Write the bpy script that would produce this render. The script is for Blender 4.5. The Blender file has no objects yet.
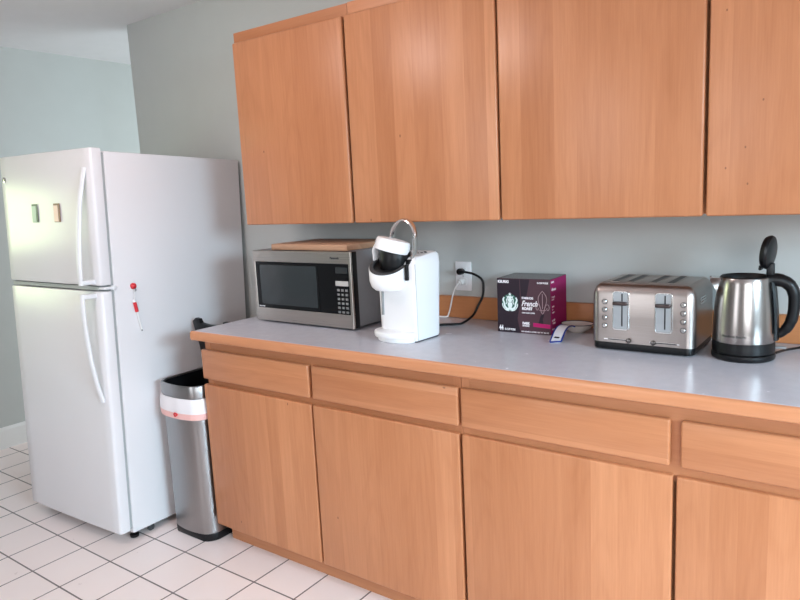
import bpy, bmesh, math, random
from mathutils import Vector, Matrix, Euler
from math import sin, cos, pi, radians as RAD
random.seed(7)
S = bpy.context.scene
COL = S.collection

# ------------------------------------------------------------------ camera
cd = bpy.data.cameras.new('camera'); cam = bpy.data.objects.new('camera', cd); COL.objects.link(cam)
cd.sensor_width = 36; cd.lens = 668.29 / 800 * 36; cd.clip_start = .05
cr = Vector((0.81124872, 0.58267084, -0.04868486)); cu = Vector((-0.05239989, 0.15537967, 0.98646409)); cf = Vector((-0.5823485, 0.79771665, -0.15658344))
m = Matrix((cr, cu, -cf)).transposed().to_4x4(); m.translation = (2.17223, -2.23770, 1.40567)
cam.matrix_world = m
S.camera = cam

# ------------------------------------------------------------------ light
S.view_settings.view_transform = 'Standard'; S.view_settings.look = 'None'
S.view_settings.gamma = 1; S.view_settings.use_curve_mapping = False
S.view_settings.exposure = 0.10
W = bpy.data.worlds.new('daylight'); S.world = W; W.use_nodes = True
W.node_tree.nodes['Background'].inputs[0].default_value = (.75, .88, 1, 1)
W.node_tree.nodes['Background'].inputs[1].default_value = 1.0

def area(name, loc, rot, sx, sy, power, color, spread=180):
    l = bpy.data.lights.new(name, 'AREA'); l.shape = 'RECTANGLE'; l.size = sx; l.size_y = sy
    l.energy = power; l.color = color; l.spread = RAD(spread)
    o = bpy.data.objects.new(name, l); COL.objects.link(o); o.location = loc; o.rotation_euler = rot
    return o
# daylight through the windows of the room (front wall, left wall, hall) and the ceiling lamp
area('daylight_front_window', (3.55, -3.93, 1.45), (RAD(71), 0, 0), 1.7, 1.35, 46, (.92, .96, 1), 130)
area('daylight_side_window', (.35, -3.93, 1.35), (RAD(80), 0, 0), .8, 1.7, 12, (.95, .97, 1), 150)
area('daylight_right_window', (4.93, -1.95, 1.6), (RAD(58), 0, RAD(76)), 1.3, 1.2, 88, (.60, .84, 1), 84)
area('daylight_left_window', (-2.03, -1.45, 1.42), (RAD(90), 0, RAD(-68)), .55, .6, 1.9, (.80, 1, .50), 90)
area('daylight_hall_window', (-.32, 1.55, 1.35), (RAD(84), 0, RAD(90)), 2.2, 1.2, 38, (.80, .95, 1))
pl = bpy.data.lights.new('ceiling_lamp_glow', 'POINT'); pl.energy = 16; pl.color = (1, .83, .79); pl.shadow_soft_size = .16
po = bpy.data.objects.new('ceiling_lamp_glow', pl); COL.objects.link(po); po.location = (.22, -1.48, 2.24)

# ------------------------------------------------------------------ mesh helpers
def rbox(bm, x0, x1, y0, y1, z0, z1, r=0, seg=2, mat=None):
    t = bmesh.new(); bmesh.ops.create_cube(t, size=1)
    for v in t.verts:
        v.co = Vector(((x0+x1)/2 + v.co.x*(x1-x0), (y0+y1)/2 + v.co.y*(y1-y0), (z0+z1)/2 + v.co.z*(z1-z0)))
    if r: bmesh.ops.bevel(t, geom=t.edges[:] , offset=min(r, .49*min(x1-x0, y1-y0, z1-z0)), segments=seg, profile=.5, affect='EDGES')
    return merge(bm, t, mat)
def merge(bm, t, mat=None):
    if mat is not None: bmesh.ops.transform(t, matrix=mat, verts=t.verts)
    me = bpy.data.meshes.new('tmp'); t.to_mesh(me); t.free(); bm.from_mesh(me); bpy.data.meshes.remove(me)
    return bm
def rrect(x0, x1, y0, y1, r, n=6):
    """rounded rectangle outline; r = single radius or four (x0y0, x1y0, x1y1, x0y1)"""
    if not isinstance(r, (tuple, list)): r = (r,)*4
    P = []
    for (cx, cy, a, rr) in ((x0+r[0], y0+r[0], pi, r[0]), (x1-r[1], y0+r[1], 1.5*pi, r[1]), (x1-r[2], y1-r[2], 0, r[2]), (x0+r[3], y1-r[3], .5*pi, r[3])):
        for k in range(n+1):
            q = a + k/n*pi/2; P.append((cx+rr*cos(q), cy+rr*sin(q)))
    return P
def loft(bm, rings, cap0=True, cap1=True, closed=False):
    """rings: lists of points of equal count; quads between"""
    V = [[bm.verts.new(p) for p in R] for R in rings]
    n = len(V[0])
    pairs = list(zip(V[:-1], V[1:])) + ([(V[-1], V[0])] if closed else [])
    for A, B in pairs:
        for k in range(n):
            j = (k+1) % n
            try: bm.faces.new((A[k], A[j], B[j], B[k]))
            except ValueError: pass
    if not closed:
        if cap0: bm.faces.new(V[0][::-1])
        if cap1: bm.faces.new(V[-1])
    return bm
def inset_pts(P, d):
    """shrink a closed outline towards its inside by d (outline counter-clockwise)"""
    n = len(P); out = []
    for k in range(n):
        a, b, c = Vector(P[k-1]), Vector(P[k]), Vector(P[(k+1) % n])
        e1, e2 = (b-a), (c-b)
        if e1.length < 1e-9: e1 = e2
        if e2.length < 1e-9: e2 = e1
        n1 = Vector((-e1.y, e1.x)).normalized(); n2 = Vector((-e2.y, e2.x)).normalized()
        q = (n1+n2); q = q.normalized() if q.length > 1e-6 else n1
        out.append((b.x+q.x*d, b.y+q.y*d))
    return out
def plan(bm, P, z0, z1, b=0, axis='z', bot=True):
    """extrude outline along an axis with a bevel b at both ends"""
    def at(Q, z):
        if axis == 'z': return [(x, y, z) for x, y in Q]
        if axis == 'y': return [(x, z, y) for x, y in Q]
        return [(z, x, y) for x, y in Q]
    if b:
        R = []
        I = inset_pts(P, b); I2 = inset_pts(P, b*.3)
        if bot: R += [at(I, z0), at(I2, z0+b*.3), at(P, z0+b)]
        else: R += [at(P, z0)]
        R += [at(P, z1-b), at(I2, z1-b*.3), at(I, z1)]
    else: R = [at(P, z0), at(P, z1)]
    return loft(bm, R)
def lathe(bm, prof, n=48, cx=0, cy=0, cap0=True, cap1=True):
    return loft(bm, [[(cx+r*cos(2*pi*k/n), cy+r*sin(2*pi*k/n), z) for k in range(n)] for r, z in prof], cap0, cap1)
def smooth_path(pts, n=8):
    P = [Vector(p) for p in pts]; out = []
    for i in range(len(P)-1):
        p0 = P[i-1] if i else P[0]*2-P[1]; p1, p2 = P[i], P[i+1]; p3 = P[i+2] if i+2 < len(P) else P[-1]*2-P[-2]
        for k in range(n):
            t = k/n
            out.append(.5*((2*p1)+(p2-p0)*t+(2*p0-5*p1+4*p2-p3)*t*t+(3*p1-p0-3*p2+p3)*t**3))
    out.append(P[-1]); return out
def tube(bm, pts, r, n=10, sm=0, r2=None, up=None):
    """sweep a circle (or an ellipse r x r2, r2 along 'up') along a path; r may be a list"""
    P = smooth_path(pts, sm) if sm else [Vector(p) for p in pts]
    rings = []; u = None
    for i, p in enumerate(P):
        t = (P[min(i+1, len(P)-1)] - P[max(i-1, 0)]).normalized()
        if up is not None: u = (Vector(up) - t*Vector(up).dot(t)).normalized()
        elif u is None: u = t.orthogonal().normalized()
        else: u = (u - t*u.dot(t)).normalized()
        w = t.cross(u)
        ra = r[min(int(i/(len(P)-1)*(len(r)-1)+.5), len(r)-1)] if isinstance(r, (list, tuple)) else r
        rb = ra if r2 is None else r2
        rings.append([p + w*ra*cos(2*pi*k/n) + u*rb*sin(2*pi*k/n) for k in range(n)])
    return loft(bm, rings)
def obj(name, bm, mat, parent=None, smooth=True, label=None, ang=35):
    bmesh.ops.recalc_face_normals(bm, faces=bm.faces)
    me = bpy.data.meshes.new(name); bm.to_mesh(me); bm.free()
    if mat: me.materials.append(mat)
    if smooth:
        me.shade_smooth(); me.set_sharp_from_angle(angle=RAD(ang))
    o = bpy.data.objects.new(name, me); COL.objects.link(o)
    if parent: o.parent = parent
    if label: o['label'] = label
    return o
def thing(name, label, cat, loc=(0, 0, 0), rz=0, group=None):
    o = bpy.data.objects.new(name, None); o.empty_display_size = .05; COL.objects.link(o)
    o.location = loc; o.rotation_euler = (0, 0, rz); o['label'] = label; o['category'] = cat
    if group: o['group'] = group
    return o
def tag(o, label, cat, group=None):
    o['label'] = label; o['category'] = cat
    if group: o['group'] = group
    return o
def struct(name, bm, mat, smooth=False):
    o = obj(name, bm, mat, smooth=smooth); o['kind'] = 'structure'; return o
def text_bm(body, size, depth=.0004, align='LEFT', sx=1, bold=0, shear=0, space=1):
    c = bpy.data.curves.new('txt', 'FONT'); c.body = body; c.size = size; c.extrude = depth/2; c.align_x = align
    c.resolution_u = 3; c.offset = bold; c.shear = shear; c.space_character = space
    o = bpy.data.objects.new('txt', c); COL.objects.link(o); bpy.context.view_layer.update()
    me = bpy.data.meshes.new_from_object(o.evaluated_get(bpy.context.evaluated_depsgraph_get()))
    bpy.data.objects.remove(o); bpy.data.curves.remove(c)
    bm = bmesh.new(); bm.from_mesh(me); bpy.data.meshes.remove(me)
    for v in bm.verts: v.co.x *= sx
    return bm
def on_front(bm, x, y, z):      # text plane -> a face looking to -y
    for v in bm.verts: v.co = Vector((x+v.co.x, y-v.co.z, z+v.co.y))
    return bm
def on_right(bm, x, y, z):      # text plane -> a face looking to +x
    for v in bm.verts: v.co = Vector((x+v.co.z, y+v.co.x, z+v.co.y))
    return bm

# ------------------------------------------------------------------ materials
def newmat(name, color=(.8, .8, .8), rough=.5, metal=0, spec=.5, **kw):
    M_ = bpy.data.materials.new(name); M_.use_nodes = True
    b = M_.node_tree.nodes['Principled BSDF']
    b.inputs['Base Color'].default_value = (*color, 1); b.inputs['Roughness'].default_value = rough
    b.inputs['Metallic'].default_value = metal; b.inputs['Specular IOR Level'].default_value = spec
    for k, v in kw.items(): b.inputs[k.replace('_', ' ')].default_value = v
    return M_
class NT:
    def __init__(s, M_): s.t = M_.node_tree; s.b = s.t.nodes['Principled BSDF']
    def n(s, typ, **kw):
        q = s.t.nodes.new(typ)
        for k, v in kw.items(): setattr(q, k, v)
        return q
    def l(s, a, b): s.t.links.new(a, b)
    def math(s, op, a, b=None, c=None):
        q = s.n('ShaderNodeMath', operation=op)
        for i, v in enumerate((a, b, c)):
            if v is None: continue
            if isinstance(v, (int, float)): q.inputs[i].default_value = v
            else: s.l(v, q.inputs[i])
        return q.outputs[0]
    def mix(s, f, a, b, mode='MIX'):
        q = s.n('ShaderNodeMix', data_type='RGBA', blend_type=mode)
        for i, v in ((0, f), (6, a), (7, b)):
            if isinstance(v, (int, float)): q.inputs[i].default_value = v
            elif isinstance(v, tuple): q.inputs[i].default_value = (*v, 1)
            else: s.l(v, q.inputs[i])
        return q.outputs[2]
    def noise(s, vec, scale, detail=3, rough=.5, dim='3D'):
        q = s.n('ShaderNodeTexNoise', noise_dimensions=dim); q.inputs['Scale'].default_value = scale
        q.inputs['Detail'].default_value = detail; q.inputs['Roughness'].default_value = rough
        if vec is not None: s.l(vec, q.inputs['Vector'])
        return q.outputs[0]
    def mapv(s, vec, scale=(1, 1, 1), loc=(0, 0, 0)):
        q = s.n('ShaderNodeMapping'); q.inputs['Scale'].default_value = scale; q.inputs['Location'].default_value = loc
        s.l(vec, q.inputs['Vector']); return q.outputs[0]
    def ramp(s, f, stops):
        q = s.n('ShaderNodeValToRGB'); e = q.color_ramp.elements
        while len(e) < len(stops): e.new(.5)
        for k, (p, c) in enumerate(stops): e[k].position = p; e[k].color = (*c, 1)
        s.l(f, q.inputs[0]); return q.outputs[0]
    def bump(s, h, strength=.2, dist=.002):
        q = s.n('ShaderNodeBump'); q.inputs['Strength'].default_value = strength; q.inputs['Distance'].default_value = dist
        s.l(h, q.inputs['Height']); s.l(q.outputs[0], s.b.inputs['Normal'])

def wood(name, vertical=True, light=(.61, .263, .125), dark=(.40, .142, .055), stave=.095, rough=.33, knots=True, kn=(6.5, 3.6, .018, .16)):
    M_ = newmat(name, light, rough, coat=0) if False else newmat(name, light, rough)
    N = NT(M_)
    tc = N.n('ShaderNodeTexCoord').outputs['Object']; oi = N.n('ShaderNodeObjectInfo').outputs['Random']
    sep = N.n('ShaderNodeSeparateXYZ'); N.l(tc, sep.inputs[0])
    X, Y, Z = sep.outputs
    across, along = (X, Z) if vertical else (Z, X)
    off = N.math('MULTIPLY', oi, 37.0)
    a2 = N.math('ADD', N.math('ADD', across, Y), off)            # across the boards
    st = N.math('DIVIDE', a2, stave)
    wn0 = N.n('ShaderNodeTexNoise', noise_dimensions='1D'); wn0.inputs['Scale'].default_value = 3.1; wn0.inputs['Detail'].default_value = 0
    N.l(a2, wn0.inputs['W'])
    st = N.math('ADD', st, N.math('MULTIPLY', wn0.outputs[0], 2.2))
    fl = N.math('FLOOR', st)
    wn = N.n('ShaderNodeTexWhiteNoise', noise_dimensions='1D'); N.l(N.math('ADD', fl, .37), wn.inputs['W'])
    tone = wn.outputs['Value']
    cmb = N.n('ShaderNodeCombineXYZ'); N.l(N.math('MULTIPLY', a2, 1.0), cmb.inputs[0]); N.l(N.math('MULTIPLY', fl, 5.3), cmb.inputs[1]); N.l(along, cmb.inputs[2])
    v = cmb.outputs[0]
    fine = N.noise(N.mapv(v, (110, 1, 3.2)), 1, 4, .6)
    fine2 = N.noise(N.mapv(v, (330, 1, 16)), 1, 2, .5)
    broad = N.noise(N.mapv(v, (14, 1, 1.3)), 1, 3, .55)
    # cathedral rings
    ringp = N.math('ADD', N.math('MULTIPLY', N.noise(N.mapv(v, (5, 1, .75)), 1, 2, .4), 15.0), N.math('MULTIPLY', a2, 10.0))
    ring = N.math('POWER', N.math('ABSOLUTE', N.math('SINE', N.math('MULTIPLY', ringp, 3.1416))), 6.0)
    f = N.math('ADD', N.math('MULTIPLY', tone, .36), N.math('MULTIPLY', broad, .62))
    f = N.math('ADD', f, N.math('MULTIPLY', fine, .46))
    f = N.math('SUBTRACT', N.math('ADD', f, N.math('MULTIPLY', fine2, .26)), .38)
    f = N.math('ADD', f, N.math('MULTIPLY', ring, .085))
    col = N.ramp(f, [(.08, light), (.5, tuple((a+b)/2 for a, b in zip(light, dark))), (.98, dark)])
    if knots:
        vo = N.n('ShaderNodeTexVoronoi', feature='F1', voronoi_dimensions='2D'); vo.inputs['Scale'].default_value = 1
        c2 = N.n('ShaderNodeCombineXYZ'); N.l(N.math('MULTIPLY', a2, kn[0]), c2.inputs[0]); N.l(N.math('MULTIPLY', along, kn[1]), c2.inputs[1]); N.l(c2.outputs[0], vo.inputs['Vector'])
        sc = N.n('ShaderNodeSeparateColor'); N.l(vo.outputs['Color'], sc.inputs[0])
        dk = N.math('MULTIPLY', N.math('LESS_THAN', vo.outputs['Distance'], kn[2]), N.math('LESS_THAN', sc.outputs[0], kn[3]))
        col = N.mix(N.math('MULTIPLY', dk, .75), col, (.16, .06, .025))
    N.l(col, N.b.inputs['Base Color'])
    N.l(N.math('ADD', N.math('MULTIPLY', fine, .12), rough-.05), N.b.inputs['Roughness'])
    N.bump(fine, .06, .0006)
    return M_
def paint(name, color, rough=.75, sc=9, amt=.03, bumpy=.05, spec=.35):
    M_ = newmat(name, color, rough, spec=spec); N = NT(M_)
    tc = N.n('ShaderNodeTexCoord').outputs['Object']
    nz = N.noise(tc, sc, 3)
    N.l(N.mix(nz, tuple(c*(1-amt) for c in color), tuple(min(1, c*(1+amt)) for c in color)), N.b.inputs['Base Color'])
    N.bump(N.noise(tc, 260, 2), bumpy, .0006)
    return M_
def steel(name, color=(.56, .54, .52), rough=.28, dirn='x', aniso=.0):
    """brushed metal, brush marks running along dirn"""
    M_ = newmat(name, color, rough, 1.0); N = NT(M_)
    tc = N.n('ShaderNodeTexCoord').outputs['Object']
    sc = {'x': (3, 420, 420), 'z': (420, 420, 3), 'y': (420, 3, 420)}[dirn]
    nz = N.noise(N.mapv(tc, sc), 1, 3, .6)
    N.l(N.mix(nz, tuple(c*.86 for c in color), tuple(min(1, c*1.1) for c in color)), N.b.inputs['Base Color'])
    N.l(N.math('ADD', N.math('MULTIPLY', nz, .16), rough-.08), N.b.inputs['Roughness'])
    N.bump(nz, .05, .0003)
    return M_
def tile_mat():
    M_ = newmat('floor_tile', (.8, .72, .69), .3); N = NT(M_)
    tc = N.n('ShaderNodeTexCoord').outputs['Object']
    T = .2066
    q = N.n('ShaderNodeTexBrick', offset=0, offset_frequency=1, squash=1, squash_frequency=1)
    q.inputs['Scale'].default_value = 1; q.inputs['Brick Width'].default_value = T; q.inputs['Row Height'].default_value = T
    q.inputs['Mortar Size'].default_value = .0034; q.inputs['Mortar Smooth'].default_value = .15; q.inputs['Bias'].default_value = -.1
    q.inputs['Color1'].default_value = (.93, .80, .765, 1); q.inputs['Color2'].default_value = (.89, .765, .73, 1)
    q.inputs['Mortar'].default_value = (.17, .135, .13, 1)
    N.l(N.mapv(tc, (1, 1, 1), (.911+T*40, .9324+T*40, 0)), q.inputs['Vector'])
    nz = N.noise(tc, 14, 4)
    c = N.mix(.10, q.outputs['Color'], N.ramp(nz, [(.3, (.84, .80, .79)), (.75, (.93, .9, .89))]), 'MULTIPLY')
    c = N.mix(N.math('MULTIPLY', N.noise(tc, 3, 2), .0), c, c)
    N.l(c, N.b.inputs['Base Color'])
    N.l(N.math('ADD', N.math('MULTIPLY', q.outputs['Fac'], .5), N.math('ADD', N.math('MULTIPLY', nz, .12), .24)), N.b.inputs['Roughness'])
    N.bump(N.math('SUBTRACT', 1.0, q.outputs['Fac']), .5, .0012)
    return M_
def laminate():
    M_ = newmat('grey_laminate', (.42, .40, .42), .3); N = NT(M_)
    tc = N.n('ShaderNodeTexCoord').outputs['Object']
    a = N.noise(tc, 420, 2); b = N.noise(tc, 30, 3)
    c = N.ramp(N.math('ADD', N.math('MULTIPLY', a, .6), N.math('MULTIPLY', b, .4)), [(.25, (.53, .52, .57)), (.75, (.60, .585, .635))])
    N.l(c, N.b.inputs['Base Color']); N.l(N.math('ADD', N.math('MULTIPLY', b, .1), .2), N.b.inputs['Roughness'])
    return M_
M = {}
M['wood_v'] = wood('maple_upright', True)
M['wood_speck'] = wood('maple_specked', True, kn=(13, 9, .027, .62))
M['wood_h'] = wood('maple_level', False)
M['wood_frame'] = wood('maple_frame', False, (.55, .235, .11), (.40, .142, .056), .3, .4, False)
M['wood_side'] = wood('maple_side', True, (.58, .245, .115), (.42, .15, .06), .3, .4, False)
M['nosing'] = wood('maple_edge', False, (.69, .315, .16), (.49, .185, .078), .5, .3, False)
M['splash'] = wood('maple_splash', False, (.58, .25, .10), (.43, .165, .06), .5, .35, False)
M['board'] = wood('bamboo', False, (.60, .36, .23), (.44, .24, .14), .025, .45, False)
M['wall'] = paint('wall_grey_green', (.50, .515, .50))
M['ceil'] = paint('ceiling_white', (.80, .775, .785), .85)
M['trim'] = paint('trim_white', (.78, .77, .76), .45)
M['tile'] = tile_mat()
M['lam'] = laminate()
M['fridge'] = paint('fridge_enamel', (.75, .725, .735), .3, 5, .01, .12, .5)
M['fridge_trim'] = newmat('fridge_trim', (.78, .775, .79), .28)
M['gasket'] = newmat('grey_gasket', (.40, .41, .41), .6)
M['black'] = newmat('black_plastic', (.006, .006, .007), .38, 0, .28)
M['blackgloss'] = newmat('black_gloss', (.004, .004, .005), .12, 0, .3)
M['steel_x'] = steel('brushed_steel_level', (.55, .51, .47), .3, 'x')
M['steel_t'] = steel('toaster_steel', (.40, .355, .335), .33, 'x')
M['steel_z'] = steel('brushed_steel_upright', (.36, .35, .35), .33, 'z')
M['steel_k'] = steel('kettle_steel', (.37, .34, .325), .24, 'x')
M['chrome'] = newmat('chrome', (.72, .71, .70), .12, 1)
M['dchrome'] = newmat('dark_chrome', (.17, .155, .15), .25, 1)
M['lever'] = newmat('lever_brown', (.07, .05, .048), .3, .5)
M['mw_grey'] = paint('microwave_case', (.24, .24, .25), .5, 30, .05)
M['mw_window'] = newmat('microwave_window', (.034, .040, .042), .14, 0, .3)
M['mw_key'] = newmat('keypad_grey', (.16, .16, .155), .5)
M['mw_lit'] = newmat('keypad_pale', (.55, .55, .53), .5)
M['white'] = newmat('white_plastic', (.88, .87, .88), .28)
M['white2'] = newmat('white_matte', (.80, .79, .78), .5)
M['grey'] = newmat('mid_grey', (.25, .25, .25), .45)
M['dgrey'] = newmat('dark_grey', (.05, .05, .052), .45, 0, .3)
M['red'] = newmat('red_plastic', (.62, .02, .03), .3)
M['bag'] = newmat('white_bag', (.82, .78, .79), .45, Transmission_Weight=0.0)
M['pink'] = newmat('red_drawstring', (.86, .50, .46), .5)
M['box_brown'] = newmat('box_brown', (.075, .036, .046), .5, 0, .2)
M['box_dark'] = newmat('box_dark', (.024, .015, .022), .5, 0, .2)
M['box_top'] = newmat('box_top', (.035, .030, .036), .25)
M['box_magenta'] = newmat('box_magenta', (.30, .006, .095), .5, 0, .2)
M['band'] = newmat('band_magenta', (.42, .012, .12), .5, 0, .2)
M['logo_green'] = newmat('logo_green', (.02, .11, .075), .4)
M['logo_white'] = newmat('logo_white', (.72, .80, .78), .4)
M['print_white'] = newmat('print_white', (.85, .82, .84), .45)
M['print_pink'] = newmat('print_pink', (.40, .27, .28), .4)
M['glaze'] = newmat('cream_glaze', (.55, .48, .43), .15)
M['glaze_white'] = newmat('white_glaze', (.75, .76, .80), .15)
M['glaze_blue'] = newmat('blue_glaze', (.02, .045, .24), .15)
M['glaze_rim'] = newmat('dark_rim_glaze', (.03, .025, .04), .2)
M['glass'] = newmat('window_glass', (1, 1, 1), .0, Transmission_Weight=1.0)
M['mag_green'] = newmat('magnet_green', (.38, .48, .43), .4)
M['mag_pink'] = newmat('magnet_pink', (.76, .52, .47), .4)
M['mag_dark'] = newmat('magnet_dark', (.03, .05, .045), .4)
M['mag_brown'] = newmat('magnet_brown', (.20, .07, .05), .4)

# ------------------------------------------------------------------ the room
CE = 2.372; XL = -2.088; XR = 5.0; YF = -4.0; YH = 3.0; XC = -1.187
b = bmesh.new(); rbox(b, XL-.12, XR+.12, YF-.12, YH+.12, -.1, 0); struct('floor', b, M['tile'])
b = bmesh.new(); rbox(b, XL-.12, XR+.12, YF-.12, YH+.12, CE, CE+.1); struct('ceiling', b, M['ceil'])
b = bmesh.new(); rbox(b, XC, XR, 0, .13, 0, CE); struct('wall_back', b, M['wall'])
def wall_open_x(x0, x1, y0, y1, ow):   # wall along y with an opening ow = (ya, yb, za, zb)
    b = bmesh.new(); ya, yb, za, zb = ow
    rbox(b, x0, x1, y0, ya, 0, CE); rbox(b, x0, x1, yb, y1, 0, CE); rbox(b, x0, x1, ya, yb, 0, za); rbox(b, x0, x1, ya, yb, zb, CE); return b
struct('wall_left', wall_open_x(XL-.12, XL, YF, YH, (-1.85, -1.05, 1.0, 1.85)), M['wall'])
b = bmesh.new(); rbox(b, XR, XR+.12, YF, YH, 0, CE); struct('wall_right', b, M['wall'])
b = bmesh.new()
for x0, x1, z0, z1 in ((XL, -.3, 0, CE), (-.3, 1.0, 2.2, CE), (-.3, 1.0, 0, .5), (1.0, 2.7, 0, CE), (2.7, 4.4, 0, .78), (2.7, 4.4, 2.13, CE), (4.4, XR, 0, CE)):
    rbox(b, x0, x1, YF-.12, YF, z0, z1)
struct('wall_front', b, M['wall'])
b = bmesh.new(); rbox(b, XL, XR, YH, YH+.12, 0, CE); struct('wall_far', b, M['wall'])
struct('wall_hall', wall_open_x(-.30, -.18, .13, YH, (.4, 2.7, .7, 2.0)), M['wall'])
for nm, y0, y1, x in (('baseboard_left', YF, YH, XL),):
    b = bmesh.new(); plan(b, [(x, 0), (x+.014, 0), (x+.014, .112), (x+.009, .122), (x+.005, .13), (x, .13)], y0, y1, axis='y'); struct(nm, b, M['trim'])
def window(n, x0, x1, z0, z1, axis, p, out):
    # frame with a cross bar and its pane, in the wall plane p
    def bx(b, a0, a1, c0, c1, d0, d1):
        if axis == 'y': rbox(b, a0, a1, min(p+d0*out, p+d1*out), max(p+d0*out, p+d1*out), c0, c1, .004)
        else: rbox(b, min(p+d0*out, p+d1*out), max(p+d0*out, p+d1*out), a0, a1, c0, c1, .004)
    b = bmesh.new(); t = .05
    for a0, a1, c0, c1 in ((x0, x0+t, z0, z1), (x1-t, x1, z0, z1), (x0+t, x1-t, z0, z0+t), (x0+t, x1-t, z1-t, z1), (x0+t, x1-t, (z0+z1)/2-.02, (z0+z1)/2+.02)): bx(b, a0, a1, c0, c1, .03, .09)
    f = struct('window_%d' % n, b, M['trim'])
    b = bmesh.new(); bx(b, x0+t, x1-t, z0+t, z1-t, .055, .06); o = obj('pane', b, M['glass'], f)
window(1, 2.7, 4.4, .78, 2.13, 'y', YF, -1)
window(2, -.3, 1.0, .5, 2.2, 'y', YF, -1)
window(3, -1.85, -1.05, 1.0, 1.85, 'x', XL, -1)
window(4, .4, 2.7, .7, 2.0, 'x', -.30, 1)

# ------------------------------------------------------------------ base cabinets
def front(bm, x0, x1, z0, z1, y, t=.02, r=.005):
    return rbox(bm, x0, x1, y, y+t, z0, z1, r, 3)
YFACE = -.605
ZD0, ZD1, ZO0, ZO1 = .7124, .8324, .0877, .6889
def base_unit(x0, x1, xm, gd, label, left_end, dl, dr):
    t = thing('base_cabinet', label, 'cabinet', (x0, 0, 0), 0, 'maple base cabinets')
    w = x1-x0
    b = bmesh.new(); rbox(b, .0, w, -.568, -.004, ZO0+.006, .8755); rbox(b, .0, w, -.585, -.566, .668, .8755); rbox(b, .0, w, -.585, -.566, ZO0+.006, .115); obj('carcass', b, M['wood_frame'], t)
    b = bmesh.new(); rbox(b, .0, w, -.543, -.10, 0, ZO0+.006); obj('toe_kick', b, M['wood_frame'], t)
    if left_end:
        b = bmesh.new(); rbox(b, -.006, 0, -.5852, -.004, ZO0+.006, .8755); obj('end_panel', b, M['wood_side'], t)
    for a, c in ((x0-dl, xm-.0045), (xm+.0045, x1-dr)):
        b = bmesh.new(); front(b, a-x0, c-x0, ZO0, ZO1, YFACE); obj('door', b, M['wood_v'], t)
    for a, c in ((x0-dl, xm-gd), (xm+gd, x1-dr)):
        b = bmesh.new(); front(b, a-x0, c-x0, ZD0, ZD1, YFACE, r=.006); obj('drawer', b, M['wood_h'], t)
    # narrow stiles of the face frame
    for a in (.0004, w-.026):
        b = bmesh.new(); rbox(b, a, a+.0256, -.5862, -.583, .668, .8755); obj('stile', b, M['wood_side'], t)
    return t
base_unit(-.004, 1.1763, .5729, .0075, 'lower maple cabinet under the microwave and coffee maker, left end beside the trash can', True, .013, .0045)
base_unit(1.1775, 2.40, 1.786, .0125, 'lower maple cabinet under the toaster and kettle, right of the other base unit', False, -.0045, .004)
# countertop
t = thing('countertop', 'long grey laminate worktop with a maple nosing on the base cabinets', 'countertop', (0, 0, .8765))
b = bmesh.new(); rbox(b, -.012, 2.42, -.632, -.002, 0, .0375, .0012, 1); obj('laminate_top', b, M['lam'], t)
b = bmesh.new()
P = [(-.6315, .0005), (-.6315, .0368), (-.6345, .0368), (-.6385, .0355), (-.6415, .0325), (-.643, .028), (-.643, .008), (-.641, .003), (-.637, .0005)]
plan(b, P, -.022, 2.42, axis='x'); 
P2 = [(-.0115, .0005), (-.0115, .0368), (-.016, .0362), (-.020, .0335), (-.022, .029), (-.022, .008), (-.020, .003), (-.016, .0005)]
plan(b, P2, -.640, -.002, axis='y'); obj('nosing', b, M['nosing'], t)
b = bmesh.new(); rbox(b, -.008, 2.42, -.02, -.001, .9146, 1.0, .002, 1)
tag(obj('backsplash', b, M['splash']), 'low orange wood backsplash strip along the wall behind the worktop', 'backsplash')

# ------------------------------------------------------------------ wall cabinets
YU = -.335; ZU0 = 1.3081; ZU1 = 2.0334
def wall_unit(x0, x1, doors, label, dz=0, dm='wood_v'):
    t = thing('wall_cabinet', label, 'cabinet', (x0, 0, ZU0), 0, 'maple wall cabinets'); w = x1-x0
    b = bmesh.new(); rbox(b, 0, w, -.292, -.002, .005, 2.070+dz-ZU0, .0015, 1); rbox(b, 0, w, -.315, -.290, ZU1-ZU0-.012, 2.076+dz-ZU0, .0015, 1); obj('carcass', b, M['wood_frame'] if not dz else M['nosing'], t)
    for a, c in doors:
        b = bmesh.new(); front(b, a-x0, c-x0, 0, ZU1-ZU0, YU, .0195, .0065); obj('door', b, M[dm], t)
    return t
wall_unit(.002, .600, [(.0105, .584)], 'wall cabinet with one maple door, nearest the fridge, above the microwave')
wall_unit(.6005, 1.786, [(.5955, 1.1852), (1.193, 1.7808)], 'wide maple wall cabinet with two doors, above coffee maker and toaster', .002)
wall_unit(1.7865, 2.40, [(1.7892, 2.385)], 'maple wall cabinet with dark specks on its door, above the kettle', 0, 'wood_speck')

# ------------------------------------------------------------------ fridge
fr = thing('refrigerator', 'white top-freezer refrigerator with two curved handles, standing on the tile floor', 'refrigerator', (-.3464, -.847, 0))
fr.rotation_euler = Matrix(((0.9987, -0.0514, 0.0068), (0.0512, 0.998, 0.0363), (-0.0087, -0.0359, 0.9993))).to_euler()
FW = .683; FD = .775
b = bmesh.new(); rbox(b, -FW, 0, .061, FD, .0382, 1.6332, .006, 2); obj('body', b, M['fridge'], fr)
b = bmesh.new(); rbox(b, -FW+.012, -.006, .047, .062, .06, 1.625); obj('gasket', b, M['gasket'], fr)
def fdoor(name, z0, z1):
    b = bmesh.new()
    # slightly bowed front
    P = [(-FW, .047), (-FW, .008)]
    n = 14
    P = [(0, .047), (-FW, .047), (-FW, .012), (-FW+.004, .005), (-FW+.012, .001)]
    for k in range(1, n): P.append((-FW+.012+(FW-.024)*k/n, .001-.004*sin(pi*k/n)))
    P += [(-.012, .001), (-.004, .005), (0, .012)]
    plan(b, P, z0, z1, .006)
    return obj(name, b, M['fridge'], fr)
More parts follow.
